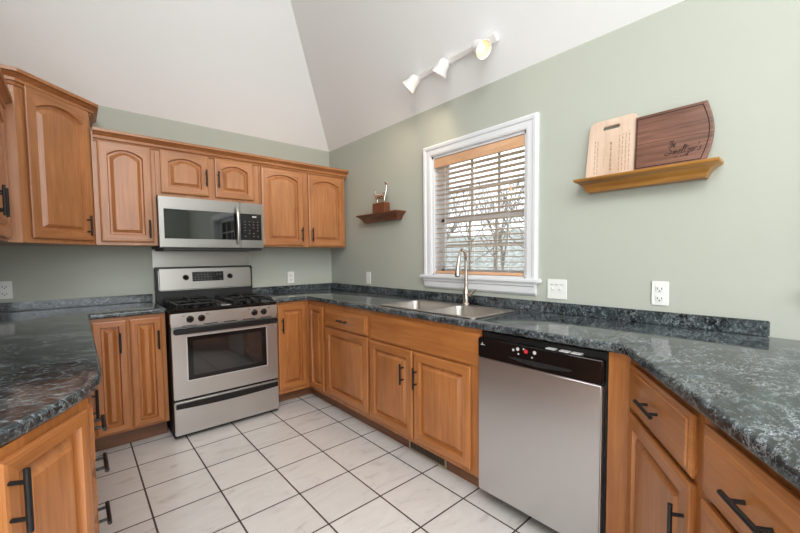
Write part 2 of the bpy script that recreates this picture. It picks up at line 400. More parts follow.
def handle_bm(vertical=True, x=0., z=0., y=-.02, L=.13):
    bm = bmesh.new(); yo = y - .030; h = L / 2; c = .038
    if vertical:
        tube(bm, [(x, yo, z - h), (x, yo, z + h)], .006, 10)
        for s in (-c, c): tube(bm, [(x, y + .001, z + s), (x, yo, z + s)], .0048, 8)
    else:
        tube(bm, [(x - h, yo, z), (x + h, yo, z)], .006, 10)
        for s in (-c, c): tube(bm, [(x + s, y + .001, z), (x + s, yo, z)], .0048, 8)
    return bm
def add_handle(parent, vertical, x, z, L=.13, y=-.02): return obj('handle', handle_bm(vertical, x, z, y, L), black, parent, 40)
def door(parent, x0, x1, z0, z1, mats, arch=0., hx=None, hz=None, stile=.055, bevelw=.028):
    d = obj('door', door_mesh(x1 - x0, z1 - z0, arch, stile, bevelw, x0, z0), mats, parent, 14)
    if hx is not None: add_handle(d, True, hx, hz)
    return d
def drawer(parent, x0, x1, z0, z1, mats, handle=True, name='drawer', hx=None, hz=None):
    d = obj(name, door_mesh(x1 - x0, z1 - z0, 0, x0=x0, z0=z0, flat=True), mats, parent, 14)
    if handle: add_handle(d, False, (x0 + x1) / 2 if hx is None else hx, (z0 + z1) / 2 if hz is None else hz)
    return d
def base_body(parent, x0, x1, depth, zb=.105, zt=.895, toe=.07, name='body'):
    bm = bmesh.new(); box(bm, x0, x1, 0, depth, zb, zt, .001); b = obj(name, bm, base_v, parent)
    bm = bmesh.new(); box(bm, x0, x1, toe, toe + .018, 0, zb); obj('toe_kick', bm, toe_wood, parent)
    return b
UM = [upper_v, upper_h]; BM_ = [base_v, base_h]

# ---- wall cabinets on the back wall (front frame y=-.325)
FY = -.325
def wall_body(parent, x0, x1, z0, z1, depth):
    bm = bmesh.new(); box(bm, x0, x1, 0, depth, z0, z1, .001); return obj('body', bm, upper_v, parent)
g = 'arched maple wall cabinets'
c1 = thing('wall_cabinet', 'single-door maple wall cabinet between the tall corner cabinet and the microwave', 'cabinet', (-1.985, FY, 1.37))
wall_body(c1, 0.001, .352, 0, .76, -FY - .003); door(c1, .028, .328, .022, .703, UM, .04, .303, .115)
c2 = thing('wall_cabinet', 'short two-door maple wall cabinet directly above the microwave', 'cabinet', (-1.632, FY, 1.735))
wall_body(c2, .001, .745, 0, .395, -FY - .003)
door(c2, .030, .350, .022, .338, UM, .035, .330, .16); door(c2, .397, .700, .022, .334, UM, .035, .418, .16)
c3 = thing('wall_cabinet', 'two-door maple wall cabinet right of the microwave, next to the room corner', 'cabinet', (-.885, FY, 1.37))
wall_body(c3, .001, .862, 0, .76, -FY - .003)
door(c3, .018, .402, .012, .688, UM, .04, .378, .115); door(c3, .455, .835, .012, .682, UM, .04, .482, .115)
cp = [(0, 0), (.008, 0), (.012, .010), (.006, .014), (.006, .017), (.020, .019), (.022, .030), (.014, .034), (.014, .037), (.028, .046), (.040, .054), (.036, .058), (.048, .060), (.050, .078), (0, .078)]
for cab, x0, x1, ret in ((c1, .011, .3525, 0), (c2, -.0005, .7465, 0), (c3, -.0005, .8625, 1)):
    bm = bmesh.new(); z_ = 2.062 - cab.location.z
    sweep(bm, [(x0, -.001), (x1, -.001)] + ([(x1, -FY - .004)] if ret else []), [(o_, z + z_) for o_, z in cp], -1)
    obj('crown_molding', bm, upper_h, cab, 40)

# ---- tall diagonal corner wall cabinet
A = Vector((-1.987, -.325)); ang = math.atan2(-1, -1)
tc_ = thing('corner_wall_cabinet', 'tall diagonal maple corner wall cabinet with one arched door, rising above its neighbours', 'cabinet', (-2.32, -.66, 1.37))
bm = bmesh.new(); o = Vector((-2.32, -.66))
foot = [(-1.987, -.003), (-1.987, -.325), (-2.307, -.645), (WL + .003, -.645), (WL + .003, -.003)]
prism(bm, [(x - o.x, y - o.y) for x, y in foot], 0, .915); obj('body', bm, upper_v, tc_)
e = bpy.data.objects.new
# door on the 45 degree face: local x runs from the left end to the right end
dd = obj('door', door_mesh(.385, .842, .05, x0=0, z0=0), UM, tc_, 14)
dd.location = (-2.307 - o.x + .044 / 2 ** .5, -.645 - o.y + .044 / 2 ** .5, .026); dd.rotation_euler = (0, 0, PI / 4)
hh = add_handle(dd, True, .334, .095)
bm = bmesh.new(); sweep(bm, [(x - o.x, y - o.y) for x, y in ((WL + .003, -.646), (-2.3075, -.646), (-1.986, -.3255), (-1.986, -.004))], [(a, z + .848) for a, z in cp], -1)
obj('crown_molding', bm, upper_h, tc_, 40)

# ---- left wall cabinet (faces +x); local x runs along +y
lc = thing('wall_cabinet', 'maple wall cabinet at the left picture edge with two black handles', 'cabinet', (-2.363, -1.72, 1.37), PI / 2)
wall_body(lc, 0, 1.072, 0, .76, .324)
door(lc, .05, .52, .015, .70, UM, .04, .49, .16); door(lc, .55, 1.02, .015, .70, UM, .04, .585, .16)
bm = bmesh.new(); sweep(bm, [(0, .32), (0, -.001), (1.072, -.001)], [(a, z + .692) for a, z in cp], -1)
obj('crown_molding', bm, upper_h, lc, 40)

# ---- base cabinets: back run left of range (face y=-.53)
BY = -.53
b1 = thing('base_cabinet', 'base cabinet with two narrow doors left of the stainless range', 'cabinet', (-2.0705, BY, 0))
base_body(b1, 0, .43, .527, zb=.125, toe=.105)
door(b1, .035, .212, .14, .875, BM_, 0, .172, .73, .046, .030); door(b1, .225, .405, .14, .875, BM_, 0, .382, .72, .046, .030)
# ---- corner base cabinet right of range: one door on each leg
cb = thing('corner_base_cabinet', 'inside-corner base cabinet with a narrow door on each leg, right of the range', 'cabinet', (-.875, BY, 0))
bm = bmesh.new(); prism(bm, [(0, 0), (.32, 0), (.32, -.31), (.872, -.31), (.872, .527), (0, .527)], .105, .895); obj('body', bm, base_v, cb)
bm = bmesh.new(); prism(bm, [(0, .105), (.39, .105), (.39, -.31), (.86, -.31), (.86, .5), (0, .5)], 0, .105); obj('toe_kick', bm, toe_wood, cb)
door(cb, .035, .295, .14, .868, BM_, 0, .068, .70, .05)
d = obj('door', door_mesh(.235, .72, 0, .045, .026, 0, 0), BM_, cb, 14); d.location = (.32, -.05, .14); d.rotation_euler = (0, 0, -PI / 2)

# ---- right run (faces -x): local x runs along -y
def rrun(y): return (-.555, y, 0)
dbz = thing('base_cabinet', 'base cabinet with one drawer above one door, between the corner cabinet and the sink cabinet', 'cabinet', rrun(-.841), -PI / 2)
base_body(dbz, 0, .627, .552)
drawer(dbz, .025, .605, .712, .850, BM_, True); door(dbz, .025, .605, .145, .698, BM_, 0)
sb = thing('sink_base_cabinet', 'wide sink base cabinet with two doors below a plain false front', 'cabinet', rrun(-1.469), -PI / 2)
bm = bmesh.new(); box(bm, 0, .958, 0, .02, .105, .895, .001); box(bm, 0, .018, .02, .55, .105, .895); box(bm, .94, .958, .02, .55, .105, .895); box(bm, .018, .94, .02, .55, .105, .123); box(bm, .018, .94, .54, .55, .123, .72)
obj('body', bm, base_v, sb)
bm = bmesh.new(); box(bm, 0, .958, .07, .088, 0, .105); obj('toe_kick', bm, toe_wood, sb)
bm = bmesh.new(); box(bm, .015, .955, -.012, 0, .70, .872, .004); obj('false_front', bm, base_h, sb)
door(sb, .008, .448, .135, .690, BM_, 0, .370, .535); door(sb, .462, .898, .135, .688, BM_, 0, .490, .535)
# filler beside the dishwasher
bm = bmesh.new(); box(bm, 0, .078, 0, .55, .0, .895, .001); fo = obj('filler_panel', bm, base_v)
fo.location = rrun(-3.035); fo.rotation_euler = (0, 0, -PI / 2); tag(fo, 'narrow upright wooden filler panel right of the dishwasher', 'panel')

# ---- slanted peninsula cabinets
dr = Vector((-.826, -.563)).normalized(); nsv = Vector((dr.y, -dr.x)); P1 = Vector((-.555, -3.115))
rzs = math.atan2(dr.y, dr.x)
def slant(s): q = P1 + dr * s; return (q.x, q.y, 0)
s1 = thing('base_cabinet', 'slanted base cabinet nearest the dishwasher, one drawer above one door', 'cabinet', slant(.004), rzs)
base_body(s1, 0, .508, .54); drawer(s1, .030, .488, .712, .872, BM_, True)
door(s1, .030, .488, .14, .695, BM_, 0, .464, .56)
s2 = thing('base_cabinet', 'slanted base cabinet at the right picture edge with one wide drawer', 'cabinet', slant(.514), rzs)
base_body(s2, 0, .66, .54); drawer(s2, .030, .635, .712, .874 , BM_, True, hx=.235)
door(s2, .030, .322, .14, .695, BM_, 0, .295, .56); door(s2, .335, .635, .14, .695, BM_, 0, .362, .56)

# ---- left run (faces +x): local x along +y
LX = -2.098
l1 = thing('base_cabinet', 'left base cabinet with four stacked drawers seen edge-on', 'cabinet', (LX, -2.262, 0), PI / 2)
base_body(l1, 0, .39, .585)
for z0, z1, hz in ((.68, .872, .748), (.545, .665, .618), (.345, .53, .450), (.14, .315, .23)): drawer(l1, .015, .375, z0, z1, BM_, True, hz=hz)
l2 = thing('base_cabinet', 'left base cabinet with doors between the drawer stack and the back corner', 'cabinet', (LX, -1.871, 0), PI / 2)
base_body(l2, 0, .90, .585); drawer(l2, .02, .44, .72, .872, BM_, True); door(l2, .02, .44, .14, .705, BM_, 0, .405, .63); door(l2, .455, .88, .14, .872, BM_, 0)
l3 = thing('blind_corner_cabinet', 'plain corner base cabinet in the far left corner', 'cabinet', (LX, -.97, 0), PI / 2)
base_body(l3, 0, .965, .585)
l4 = thing('angled_base_cabinet', 'angled end base cabinet in the left foreground with a black vertical handle', 'cabinet', (-2.085, -2.264, 0), 0)
ex, ey = -.153, -.272
bm = bmesh.new(); prism(bm, [(0, 0), (ex, ey), (WL + 2.088, ey), (WL + 2.088, 0)], .105, .895); obj('body', bm, base_v, l4)
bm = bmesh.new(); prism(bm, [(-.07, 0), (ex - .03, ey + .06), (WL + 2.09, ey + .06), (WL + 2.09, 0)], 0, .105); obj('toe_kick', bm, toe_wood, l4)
a4 = math.atan2(-ey, -ex)                     # local x from the near end to the far end
d = obj('door', door_mesh(.270, .735, 0, .040, .03, 0, 0), BM_, l4, 14)
d.location = (ex - ex / math.hypot(ex, ey) * .008, ey - ey / math.hypot(ex, ey) * .008, .14); d.rotation_euler = (0, 0, a4)
add_handle(d, True, .011, .650)

# ------------------------------------------------------------------ counters
CT0, CT1 = .8955, .932
left_outline = [(WL + .003, -.003), (-1.642, -.003), (-1.642, -.562), (-2.039, -.562), (-2.047, -.575), (-2.047, -2.09), (-2.051, -2.15), (-2.063, -2.21), (-2.080, -2.265), (-2.106, -2.325), (-2.138, -2.385), (-2.173, -2.44), (-2.21, -2.497), (-2.25, -2.55), (-2.30, -2.60), (WL + .003, -2.615)]
cl = thing('countertop', 'dark marbled countertop on the left with a curved front end', 'countertop', (0, 0, 0))
curve_slab('worktop', [left_outline], CT0, CT1, .012, granm, cl)
bm = bmesh.new(); box(bm, WL + .003, -1.642, -.022, -.003, CT1 + .0005, .994, .004); box(bm, WL + .003, WL + .022, -2.55, -.024, CT1 + .0005, .994, .004)
obj('backsplash', bm, granm, cl)
def sp(s, n): q = P1 + dr * s + Vector((-dr.y, dr.x)) * -n; return (q.x, q.y)
if (Vector((dr.y, -dr.x))).dot(Vector((-.563, .826))) < 0: nsg = -1
else: nsg = 1
def sp(s, n): q = P1 + dr * s + Vector((dr.y, -dr.x)) * nsg * n; return (q.x, q.y)
SK = (-.515, -.085, -2.345, -1.50)           # sink rim: x0,x1,y0,y1
hole = rrect(SK[0] + .02, SK[1] - .02, SK[2] + .02, SK[3] - .02, .03)
right_outline = [(-.880, -.003), (-.003, -.003), (-.003, -4.45), (-1.17, -4.45), sp(1.22, .028), sp(.03, .028), (-.580, -3.088), (-.578, -3.07), (-.577, -.60), (-.585, -.575), (-.605, -.562), (-.880, -.562)]
cr = thing('countertop', 'dark marbled countertop that wraps the corner, holds the sink and slants out on the right', 'countertop', (0, 0, 0))
curve_slab('worktop', [right_outline, hole], CT0, CT1, .012, granm, cr)
bm = bmesh.new(); box(bm, -.880, -.003, -.022, -.003, CT1 + .0005, .994, .004); box(bm, -.022, -.003, -3.442, -.024, CT1 + .0005, .996, .004)
obj('backsplash', bm, granm, cr)

# ------------------------------------------------------------------ sink and faucet
sk = thing('kitchen_sink', 'double-bowl stainless sink set into the countertop under the window', 'sink', ((SK[0] + SK[1]) / 2, (SK[2] + SK[3]) / 2, CT1))
ox, oy = sk.location.x, sk.location.y
bowls = [(-.49, -.165, -1.905, -1.525), (-.49, -.165, -2.32, -1.945)]
L = lambda pts: [(x - ox, y - oy) for x, y in pts]
curve_slab('rim', [L(rrect(*SK, .035))] + [L(rrect(*b, .05)) for b in bowls], .0005, .0055, .002, steel_sink, sk)
for b in bowls:
    bm = bmesh.new(); top = L(rrect(*b, .05)); cxm, cym = (b[0] + b[1]) / 2 - ox, (b[2] + b[3]) / 2 - oy; rings = []
    for z, k in ((.003, 1.), (-.02, .985), (-.14, .95), (-.165, .90), (-.175, .80), (-.178, .16)):
        rings.append([bm.verts.new((cxm + (x - cxm) * k, cym + (y - cym) * k, z)) for x, y in top])
    n = len(top)
    for p, q in zip(rings, rings[1:]):
        for k in range(n): bm.faces.new((p[k], q[k], q[(k + 1) % n], p[(k + 1) % n]))
    bm.faces.new(rings[-1])
    bo = obj('bowl', bm, steel_sink, sk, 50)
    bm = bmesh.new(); tube(bm, [(cxm, cym, -.1765), (cxm, cym, -.174)], .04, 20); tube(bm, [(cxm, cym, -.174), (cxm, cym, -.172)], .022, 16)
    obj('drain', bm, nickel, bo, 40)
fa = thing('kitchen_faucet', 'tall brushed nickel gooseneck faucet in front of the window', 'faucet', (-.075, -1.935, CT1 + .006))
sd = Vector((-.92, -.38)).normalized()
bm = bmesh.new(); tube(bm, [(0, 0, 0), (0, 0, .006), (0, 0, .012)], [.028, .028, .022], 20); tube(bm, [(0, 0, .012), (0, 0, .085), (0, 0, .10), (0, 0, .115)], [.020, .020, .018, .013], 18)
obj('faucet_base', bm, nickel, fa, 40)
bm = bmesh.new(); R_ = .078; pts = [(0, 0, .11), (0, 0, .20), (0, 0, .295)]
for k in range(1, 13):
    t_ = PI * k / 12 * .93; d_ = R_ * (1 - math.cos(t_)); pts.append((sd.x * d_, sd.y * d_, 0.295 + R_ * math.sin(t_)))
tube(bm, pts, .0105, 14); obj('gooseneck_spout', bm, nickel, fa, 50)
e1 = Vector(pts[-1]); e0 = Vector(pts[-2]); dv = (e1 - e0).normalized()
bm = bmesh.new(); tube(bm, [e1 - dv * .004, e1 + dv * .01, e1 + dv * .07, e1 + dv * .105, e1 + dv * .118], [.0125, .0135, .0165, .019, .016], 16); obj('spray_head', bm, nickel, fa, 50)
bm = bmesh.new(); tube(bm, [(0, -.016, .065), (0, -.038, .068)], .013, 14); tube(bm, [(0, -.036, .068), (-.004, -.062, .080), (-.008, -.092, .104)], [.007, .0065, .006], 10); obj('lever', bm, nickel, fa, 50)

# ------------------------------------------------------------------ gas range
RX0, RX1, RF = 0.0, .744, 0.0
ra = thing('gas_range', 'stainless gas range with black grates and oven window', 'stove', (-1.627, -.63, 0))
W = RX1; D = .60
bm = bmesh.new(); box(bm, .002, W - .002, .022, D, .012, .905, .003); obj('body', bm, black_matte, ra)
for x in (.05, W - .05):
    for y in (.08, D - .06):
        bm = bmesh.new(); tube(bm, [(x, y, 0), (x, y, .014)], .018, 12); obj('foot', bm, black_matte, ra)
bm = bmesh.new()
box(bm, 0, W, -.012, .03, .812, .892, .006)
cpn = obj('control_panel', bm, steel_x, ra, 40)
for i, x in enumerate((.118, .190, .562, .634)):
    bm = bmesh.new(); z = .848
    tube(bm, [(x, -.012, z), (x, -.017, z)], .024, 20); tube(bm, [(x, -.017, z), (x, -.034, z), (x, -.038, z)], [.0185, .0165, .014], 20); box(bm, x - .004, x + .004, -.043, -.034, z - .016, z + .016, .002)
    obj('knob', bm, black_gloss, cpn, 40)
    bm = bmesh.new(); xx = x - .04 if i % 2 == 0 else x + .04
    box(bm, xx - .009, xx + .009, -.0135, -.0115, .872, .876); obj('burner_mark', bm, black_matte, cpn)
# slotted vent strip
bm = bmesh.new(); box(bm, .004, W - .004, -.004, .022, .793, .811, .002); vs = obj('vent_strip', bm, steel_x, ra)
for k in range(5):
    x = .07 + k * .135; bm = bmesh.new(); box(bm, x, x + .09, -.0052, -.0035, .799, .805); obj('vent_slot', bm, black_matte, vs)
# oven door
bm = bmesh.new()
ox0, ox1, oz0, oz1 = .096, .652, .415, .724
box(bm, .004, W - .004, -.006, .02, .289, oz0, .004); box(bm, .004, W - .004, -.006, .02, oz1, .790, .004)
box(bm, .004, ox0, -.006, .02, oz0 - .004, oz1 + .004); box(bm, ox1, W - .004, -.006, .02, oz0 - .004, oz1 + .004)
od = obj('oven_door', bm, steel_x, ra)
bm = bmesh.new()
for (a, b, c, d2) in ((ox0 - .006, ox1 + .006, oz0 - .006, oz0), (ox0 - .006, ox1 + .006, oz1, oz1 + .006), (ox0 - .006, ox0, oz0, oz1), (ox1, ox1 + .006, oz0, oz1)): box(bm, a, b, -.0095, -.005, c, d2, .0015)
obj('window_trim', bm, mat('pale_trim', srgb(225, 224, 222), .3, .6), od)
bm = bmesh.new(); box(bm, ox0, ox1, -.004, .01, oz0, oz1); ow = obj('oven_window', bm, black_gloss, od)
bm = bmesh.new(); box(bm, ox0 + .035, ox1 - .035, -.0046, -.0035, oz0 + .03, oz1 - .03); obj('inner_glass', bm, mat('smoked_glass', srgb(40, 36, 34), .05, 0, .9), od)
bm = bmesh.new(); box(bm, .010, W - .010, -.052, -.030, .750, .792, .008, seg=3)
for x in (.03, W - .05): box(bm, x, x + .02, -.036, -.004, .758, .784, .003)
obj('door_handle', bm, black, od, 40)
# drawer
bm = bmesh.new(); box(bm, .004, W - .004, -.008, .02, .035, .273, .006); dw_ = obj('storage_drawer', bm, steel_x, ra, 40)
bm = bmesh.new(); N = 12; prof = []
for k in range(N):
    xa = .012 + (W - .024) * k / N; xb = .012 + (W - .024) * (k + 1) / N
    f_ = lambda x: .012 * (1 - (2 * x / W - 1) ** 2)
    a_, b_ = f_(xa), f_(xb)
    vs_ = [bm.verts.new(q) for q in ((xa, -.018, .228 - a_), (xb, -.018, .228 - b_), (xb, -.018, .262), (xa, -.018, .262), (xa, -.006, .228 - a_), (xb, -.006, .228 - b_), (xb, -.006, .262), (xa, -.006, .262))]
    for q in ((0, 1, 2, 3), (4, 7, 6, 5), (0, 4, 5, 1), (3, 2, 6, 7)): bm.faces.new([vs_[i] for i in q])
obj('drawer_handle', bm, black, dw_)
# cooktop
bm = bmesh.new(); box(bm, 0, W, -.006, .545, .892, .918, .008, seg=3); ct = obj('cooktop', bm, black_gloss, ra, 40)
for bx in (.185, .567):
    for by in (.135, .40):
        bm = bmesh.new(); tube(bm, [(bx, by, .918), (bx, by, .928), (bx, by, .930)], [.046, .046, .036], 24); tube(bm, [(bx, by, .930), (bx, by, .938)], [.034, .030], 24); obj('burner', bm, black_iron, ct, 40)
    for by in (.135, .40):
        bm = bmesh.new(); z = .950; x0, x1, y0, y1 = bx - .14, bx + .14, by - .118, by + .118
        for a, b in (((x0, y0), (x1, y0)), ((x1, y0), (x1, y1)), ((x1, y1), (x0, y1)), ((x0, y1), (x0, y0))): tube(bm, [(*a, z), (*b, z)], .007, 8)
        for s, t_ in ((-1, 0), (1, 0), (0, -1), (0, 1)):
            tube(bm, [(bx + s * .14, by + t_ * .118, z), (bx + s * .085, by + t_ * .075, z + .008), (bx + s * .035, by + t_ * .035, z + .008)], .006, 8)
        for x in (x0, x1):
            for y in (y0, y1): tube(bm, [(x, y, z), (x, y, .917)], .007, 8)
        obj('grate', bm, black_iron, ct, 50)
bm = bmesh.new(); box(bm, .335, .417, .06, .48, .918, .922, .002); obj('centre_highlight', bm, steel_x, ct)  # bright strip put in for the reflective highlights on the cooktop
# backguard
bm = bmesh.new(); box(bm, .0, W, .535, .612, .915, 1.205, .006); bgd = obj('backguard', bm, black_matte, ra, 40)
bm = bmesh.new(); box(bm, .016, W - .016, .520, .54, 1.015, 1.198, .008, seg=3, rot=Matrix.Rotation(-.10, 3, 'X')); gp = obj('control_console', bm, steel_dim_refl, ra, 40)
bm = bmesh.new(); box(bm, .252, .492, .5125, .53, 1.082, 1.160, .002, rot=Matrix.Rotation(-.10, 3, 'X'), piv=(.37, .53, 1.106)); ds = obj('display', bm, black_gloss, gp)
random.seed(4)
for r_ in range(3):
    for c in range(9):
        if random.random() < .8: bm = bmesh.new(); x = .268 + c * .024; z = 1.096 + r_ * .020; y = .5118 + (z - 1.106) * .1; box(bm, x, x + .011, y, y + .0015, z, z + .0035); obj('key', bm, key_grey, gp)
for x in (.205, .545):
    bm = bmesh.new(); tube(bm, [(x, .52, 1.118), (x, .502, 1.116), (x, .492, 1.115)], [.022, .020, .016], 20); box(bm, x - .004, x + .004, .484, .495, 1.100, 1.131, .002); obj('knob', bm, black_gloss, gp, 40)
bm = bmesh.new(); box(bm, .35, .40, .5145, .518, 1.046, 1.051); obj('maker_mark', bm, slot_dark, gp)
# wall panel behind the range
bm = bmesh.new(); box(bm, -1.632, -.880, -.012, -.002, 1.02, 1.345, .001); tag(obj('splash_panel', bm, steel_dim_refl), 'stainless splash panel on the wall between range and microwave', 'panel')

# ------------------------------------------------------------------ microwave
mw = thing('microwave', 'stainless over-the-range microwave with black glass door', 'microwave', (-1.634, -.41, 1.345))
H_ = .378; WM = .746
bm = bmesh.new(); box(bm, 0, WM, .03, .405, .004, H_, .003); obj('body', bm, black_matte, mw)
bm = bmesh.new(); fx0, fx1, fz0, fz1 = .030, .520, .075, .290
box(bm, 0, .560, 0, .03, .012, fz0, .003); box(bm, 0, .560, 0, .03, fz1, H_, .003); box(bm, 0, fx0, 0, .03, fz0 - .003, fz1 + .003); box(bm, fx1, .560, 0.0, .03, fz0 - .003, fz1 + .003)
md = obj('door', bm, steel_dim_refl, mw)
bm = bmesh.new(); box(bm, fx0, .557, -.001, .02, fz0, fz1, .001); mg = obj('door_glass', bm, micro_glass, md)
bm = bmesh.new(); box(bm, fx0 + .06, .40, -.0018, 0, fz0 + .03, fz1 - .03, .0002); obj('window_screen', bm, mat('window_screen', srgb(12, 13, 14), .04, 0, 1.0), md)
bm = bmesh.new(); N = 14; pts = [(.532, -.006 - .034 * math.sin(PI * k / N) ** .6, .045 + .29 * k / N) for k in range(N + 1)]
tb = bmesh.new(); tube(tb, pts, .012, 12); merge(bm, tb); obj('door_handle', bm, steel_z, md, 50)
bm = bmesh.new(); box(bm, .563, WM, 0, .03, .012, fz0, .003); box(bm, .563, WM, 0, .03, fz1, H_, .003); box(bm, WM - .016, WM, .0, .03, fz0 - .003, fz1 + .003)
cpm = obj('control_panel', bm, steel_dim_refl, mw)
bm = bmesh.new(); box(bm, .566, WM - .017, -.001, .02, fz0, fz1, .001); kp = obj('keypad', bm, black_gloss, cpm)
for r_ in range(6):
    for c in range(4):
        x = .592 + c * .034; z = fz0 + .028 + r_ * .024
        if (r_ + c) % 3 != 1 or r_ > 3: bm = bmesh.new(); box(bm, x, x + .010, -.002, -.0008, z, z + .005); obj('key', bm, key_grey, cpm)
bm = bmesh.new(); box(bm, .655, .69, -.002, -.0008, fz1 - .028, fz1 - .016); obj('clock_display', bm, chrome_mark, cpm)
bm = bmesh.new(); box(bm, .02, WM - .02, .0, .38, -.012, .004, .002); obj('underside_vent', bm, black_matte, mw)

# ------------------------------------------------------------------ dishwasher (faces -x)
dwm = thing('dishwasher', 'stainless dishwasher with black control strip', 'dishwasher', (-.555, -2.4285, 0), -PI / 2)
WD = .604
bm = bmesh.new(); box(bm, .004, WD - .002, .004, .54, .09, .886, .002); obj('body', bm, black_matte, dwm)
bm = bmesh.new(); box(bm, .002, WD - .010, -.030, .003, .075, .760, .005, seg=3); obj('door', bm, steel_z, dwm, 40)
bm = bmesh.new(); box(bm, .0, WD - .006, -.032, .003, .762, .862, .006, seg=3); dcp = obj('control_strip', bm, black_gloss, dwm, 40)
bm = bmesh.new()   # pocket handle lip
N = 12
for k in range(N):
    xa = .18 + .30 * k / N; xb = .18 + .30 * (k + 1) / N; f_ = lambda x: .014 * math.sin(PI * (x - .18) / .30)
    v4 = [bm.verts.new(q) for q in ((xa, -.034, .792 - f_(xa)), (xb, -.034, .792 - f_(xb)), (xb, -.034, .797), (xa, -.034, .797), (xa, -.031, .790 - f_(xa)), (xb, -.031, .790 - f_(xb)), (xb, -.031, .799), (xa, -.031, .799))]
    for q in ((0, 1, 2, 3), (0, 4, 5, 1), (3, 2, 6, 7)): bm.faces.new([v4[i] for i in q])
obj('pocket_handle', bm, black_matte, dcp)
for x, z, r_, mm in ((.205, .832, .006, chrome_mark), (.228, .840, .008, chrome_mark), (.270, .836, .0095, red_button), (.258, .845, .004, chrome_mark), (.312, .838, .008, chrome_mark), (.232, .818, .004, chrome_mark), (.300, .814, .004, chrome_mark)):
    bm = bmesh.new(); tube(bm, [(x, -.0315, z), (x, -.0335, z)], r_, 14); obj('button', bm, mm, dcp, 40, label='red button' if mm is red_button else None)
bm = bmesh.new(); box(bm, .02, .044, -.0328, -.0315, .826, .829); box(bm, .027, .031, -.0328, -.0315, .829, .838); obj('maker_mark', bm, chrome_mark, dcp)
bm = bmesh.new()
for x in (.36, .42, .47): box(bm, x, x + .04, -.028, -.0, .864, .868)
obj('latch_edge', bm, chrome_mark, dcp)
bm = bmesh.new(); box(bm, .0, WD - .004, .10, .11, 0.0, .085); obj('toe_kick', bm, black_matte, dwm)

# ------------------------------------------------------------------ toe register
rg = thing('toe_register', 'low metal air register in the toe kick beneath the sink cabinet', 'air vent', (-.487, -1.795, .004), -PI / 2)
bm = bmesh.new(); w_, h_ = .33, .078
box(bm, 0, w_, -.008, 0, 0, .01, .002); box(bm, 0, w_, -.008, 0, h_ - .01, h_, .002); box(bm, 0, .012, -.008, 0, 0, h_, .002); box(bm, w_ - .012, w_, -.008, 0, 0, h_, .002)
obj('frame', bm, bronze, rg)
bm = bmesh.new(); box(bm, .01, w_ - .01, -.0025, -.0005, .008, h_ - .008); obj('backing', bm, black_matte, rg)
bm = bmesh.new()
for k in range(24): x = .016 + k * .0128; box(bm, x, x + .004, -.006, -.002, .009, h_ - .009)
obj('louvre', bm, mat('dull_metal', srgb(104, 92, 74), .55, .3), rg)

# ------------------------------------------------------------------ blind
bl = thing('window_blind', 'wooden slatted blind hanging in the window over the sink', 'blind', (.03, (W1[0] + W1[1]) / 2, W1[2]))
hw = (W1[0] - W1[1]) / 2 - .022; top = W1[3] - W1[2] - .018
bm = bmesh.new(); box(bm, -.028, -.014, -hw - .002, hw + .002, top - .075, top - .002, .004, seg=3); box(bm, -.020, .045, -hw, hw, top - .052, top - .004, .002); obj('valance', bm, blind_wood, bl, 40)
ns = 21
for k in range(ns):
    z = top - .095 - k * .0365
    if z < .045: break
    bm = bmesh.new(); box(bm, -.024, .024, -hw + .003, hw - .003, z - .0013, z + .0013, .001, rot=Matrix.Rotation(.10, 3, 'Y')); obj('slat', bm, slat_wood, bl)
bm = bmesh.new(); box(bm, -.025, .025, -hw + .003, hw - .003, .014, .034, .003); obj('bottom_rail', bm, blind_wood, bl, 40)
for y in (-hw + .11, 0, hw - .11):
    for x in (-.024, .024):
        bm = bmesh.new(); tube(bm, [(x, y, .03), (x, y, top - .05)], .0011, 6); obj('ladder_cord', bm, plastic_white, bl)
bm = bmesh.new(); tube(bm, [(-.032, -hw + .09, top - .06), (-.032, -hw + .09, top - .30)], .0012, 6); tube(bm, [(-.032, -hw + .09, top - .30), (-.032, -hw + .09, top - .335)], [.004, .009], 10); obj('pull_cord', bm, blind_wood, bl)

# ------------------------------------------------------------------ wall shelves with mitred returns
def ledge(name, label, y0, y1, zt, depth, m):
    o = thing(name, label, 'shelf', (0, (y0 + y1) / 2, zt - .07))
    h = (y0 - y1) / 2
    prof = [(-.006, 0), (0.0, .003), (.002, .010), (.012, .030), (.034, .050), (.046, .056), (.050, .061), (.050, .070), (-.01, .070), (-.01, 0)]
    d = depth - .05; k = .05
    bm = bmesh.new(); sweep(bm, [(-.0015, h - k), (-d, h - k), (-d, -h + k), (-.0015, -h + k)], prof, -1 if True else 1)
    box(bm, -d + .006, -.0015, -h + k + .006, h - k - .006, .002, .0695)
    obj('moulded_ledge', bm, m, o, 40)
    return o
ledge('wall_shelf', 'long golden wooden ledge shelf on the right wall holding the cutting boards', -2.685, -3.28, 1.664, .11, shelf_wood)
ledge('wall_shelf', 'small dark wooden ledge shelf left of the window holding the figurine', -.655, -1.235, 1.655, .11, cherry)

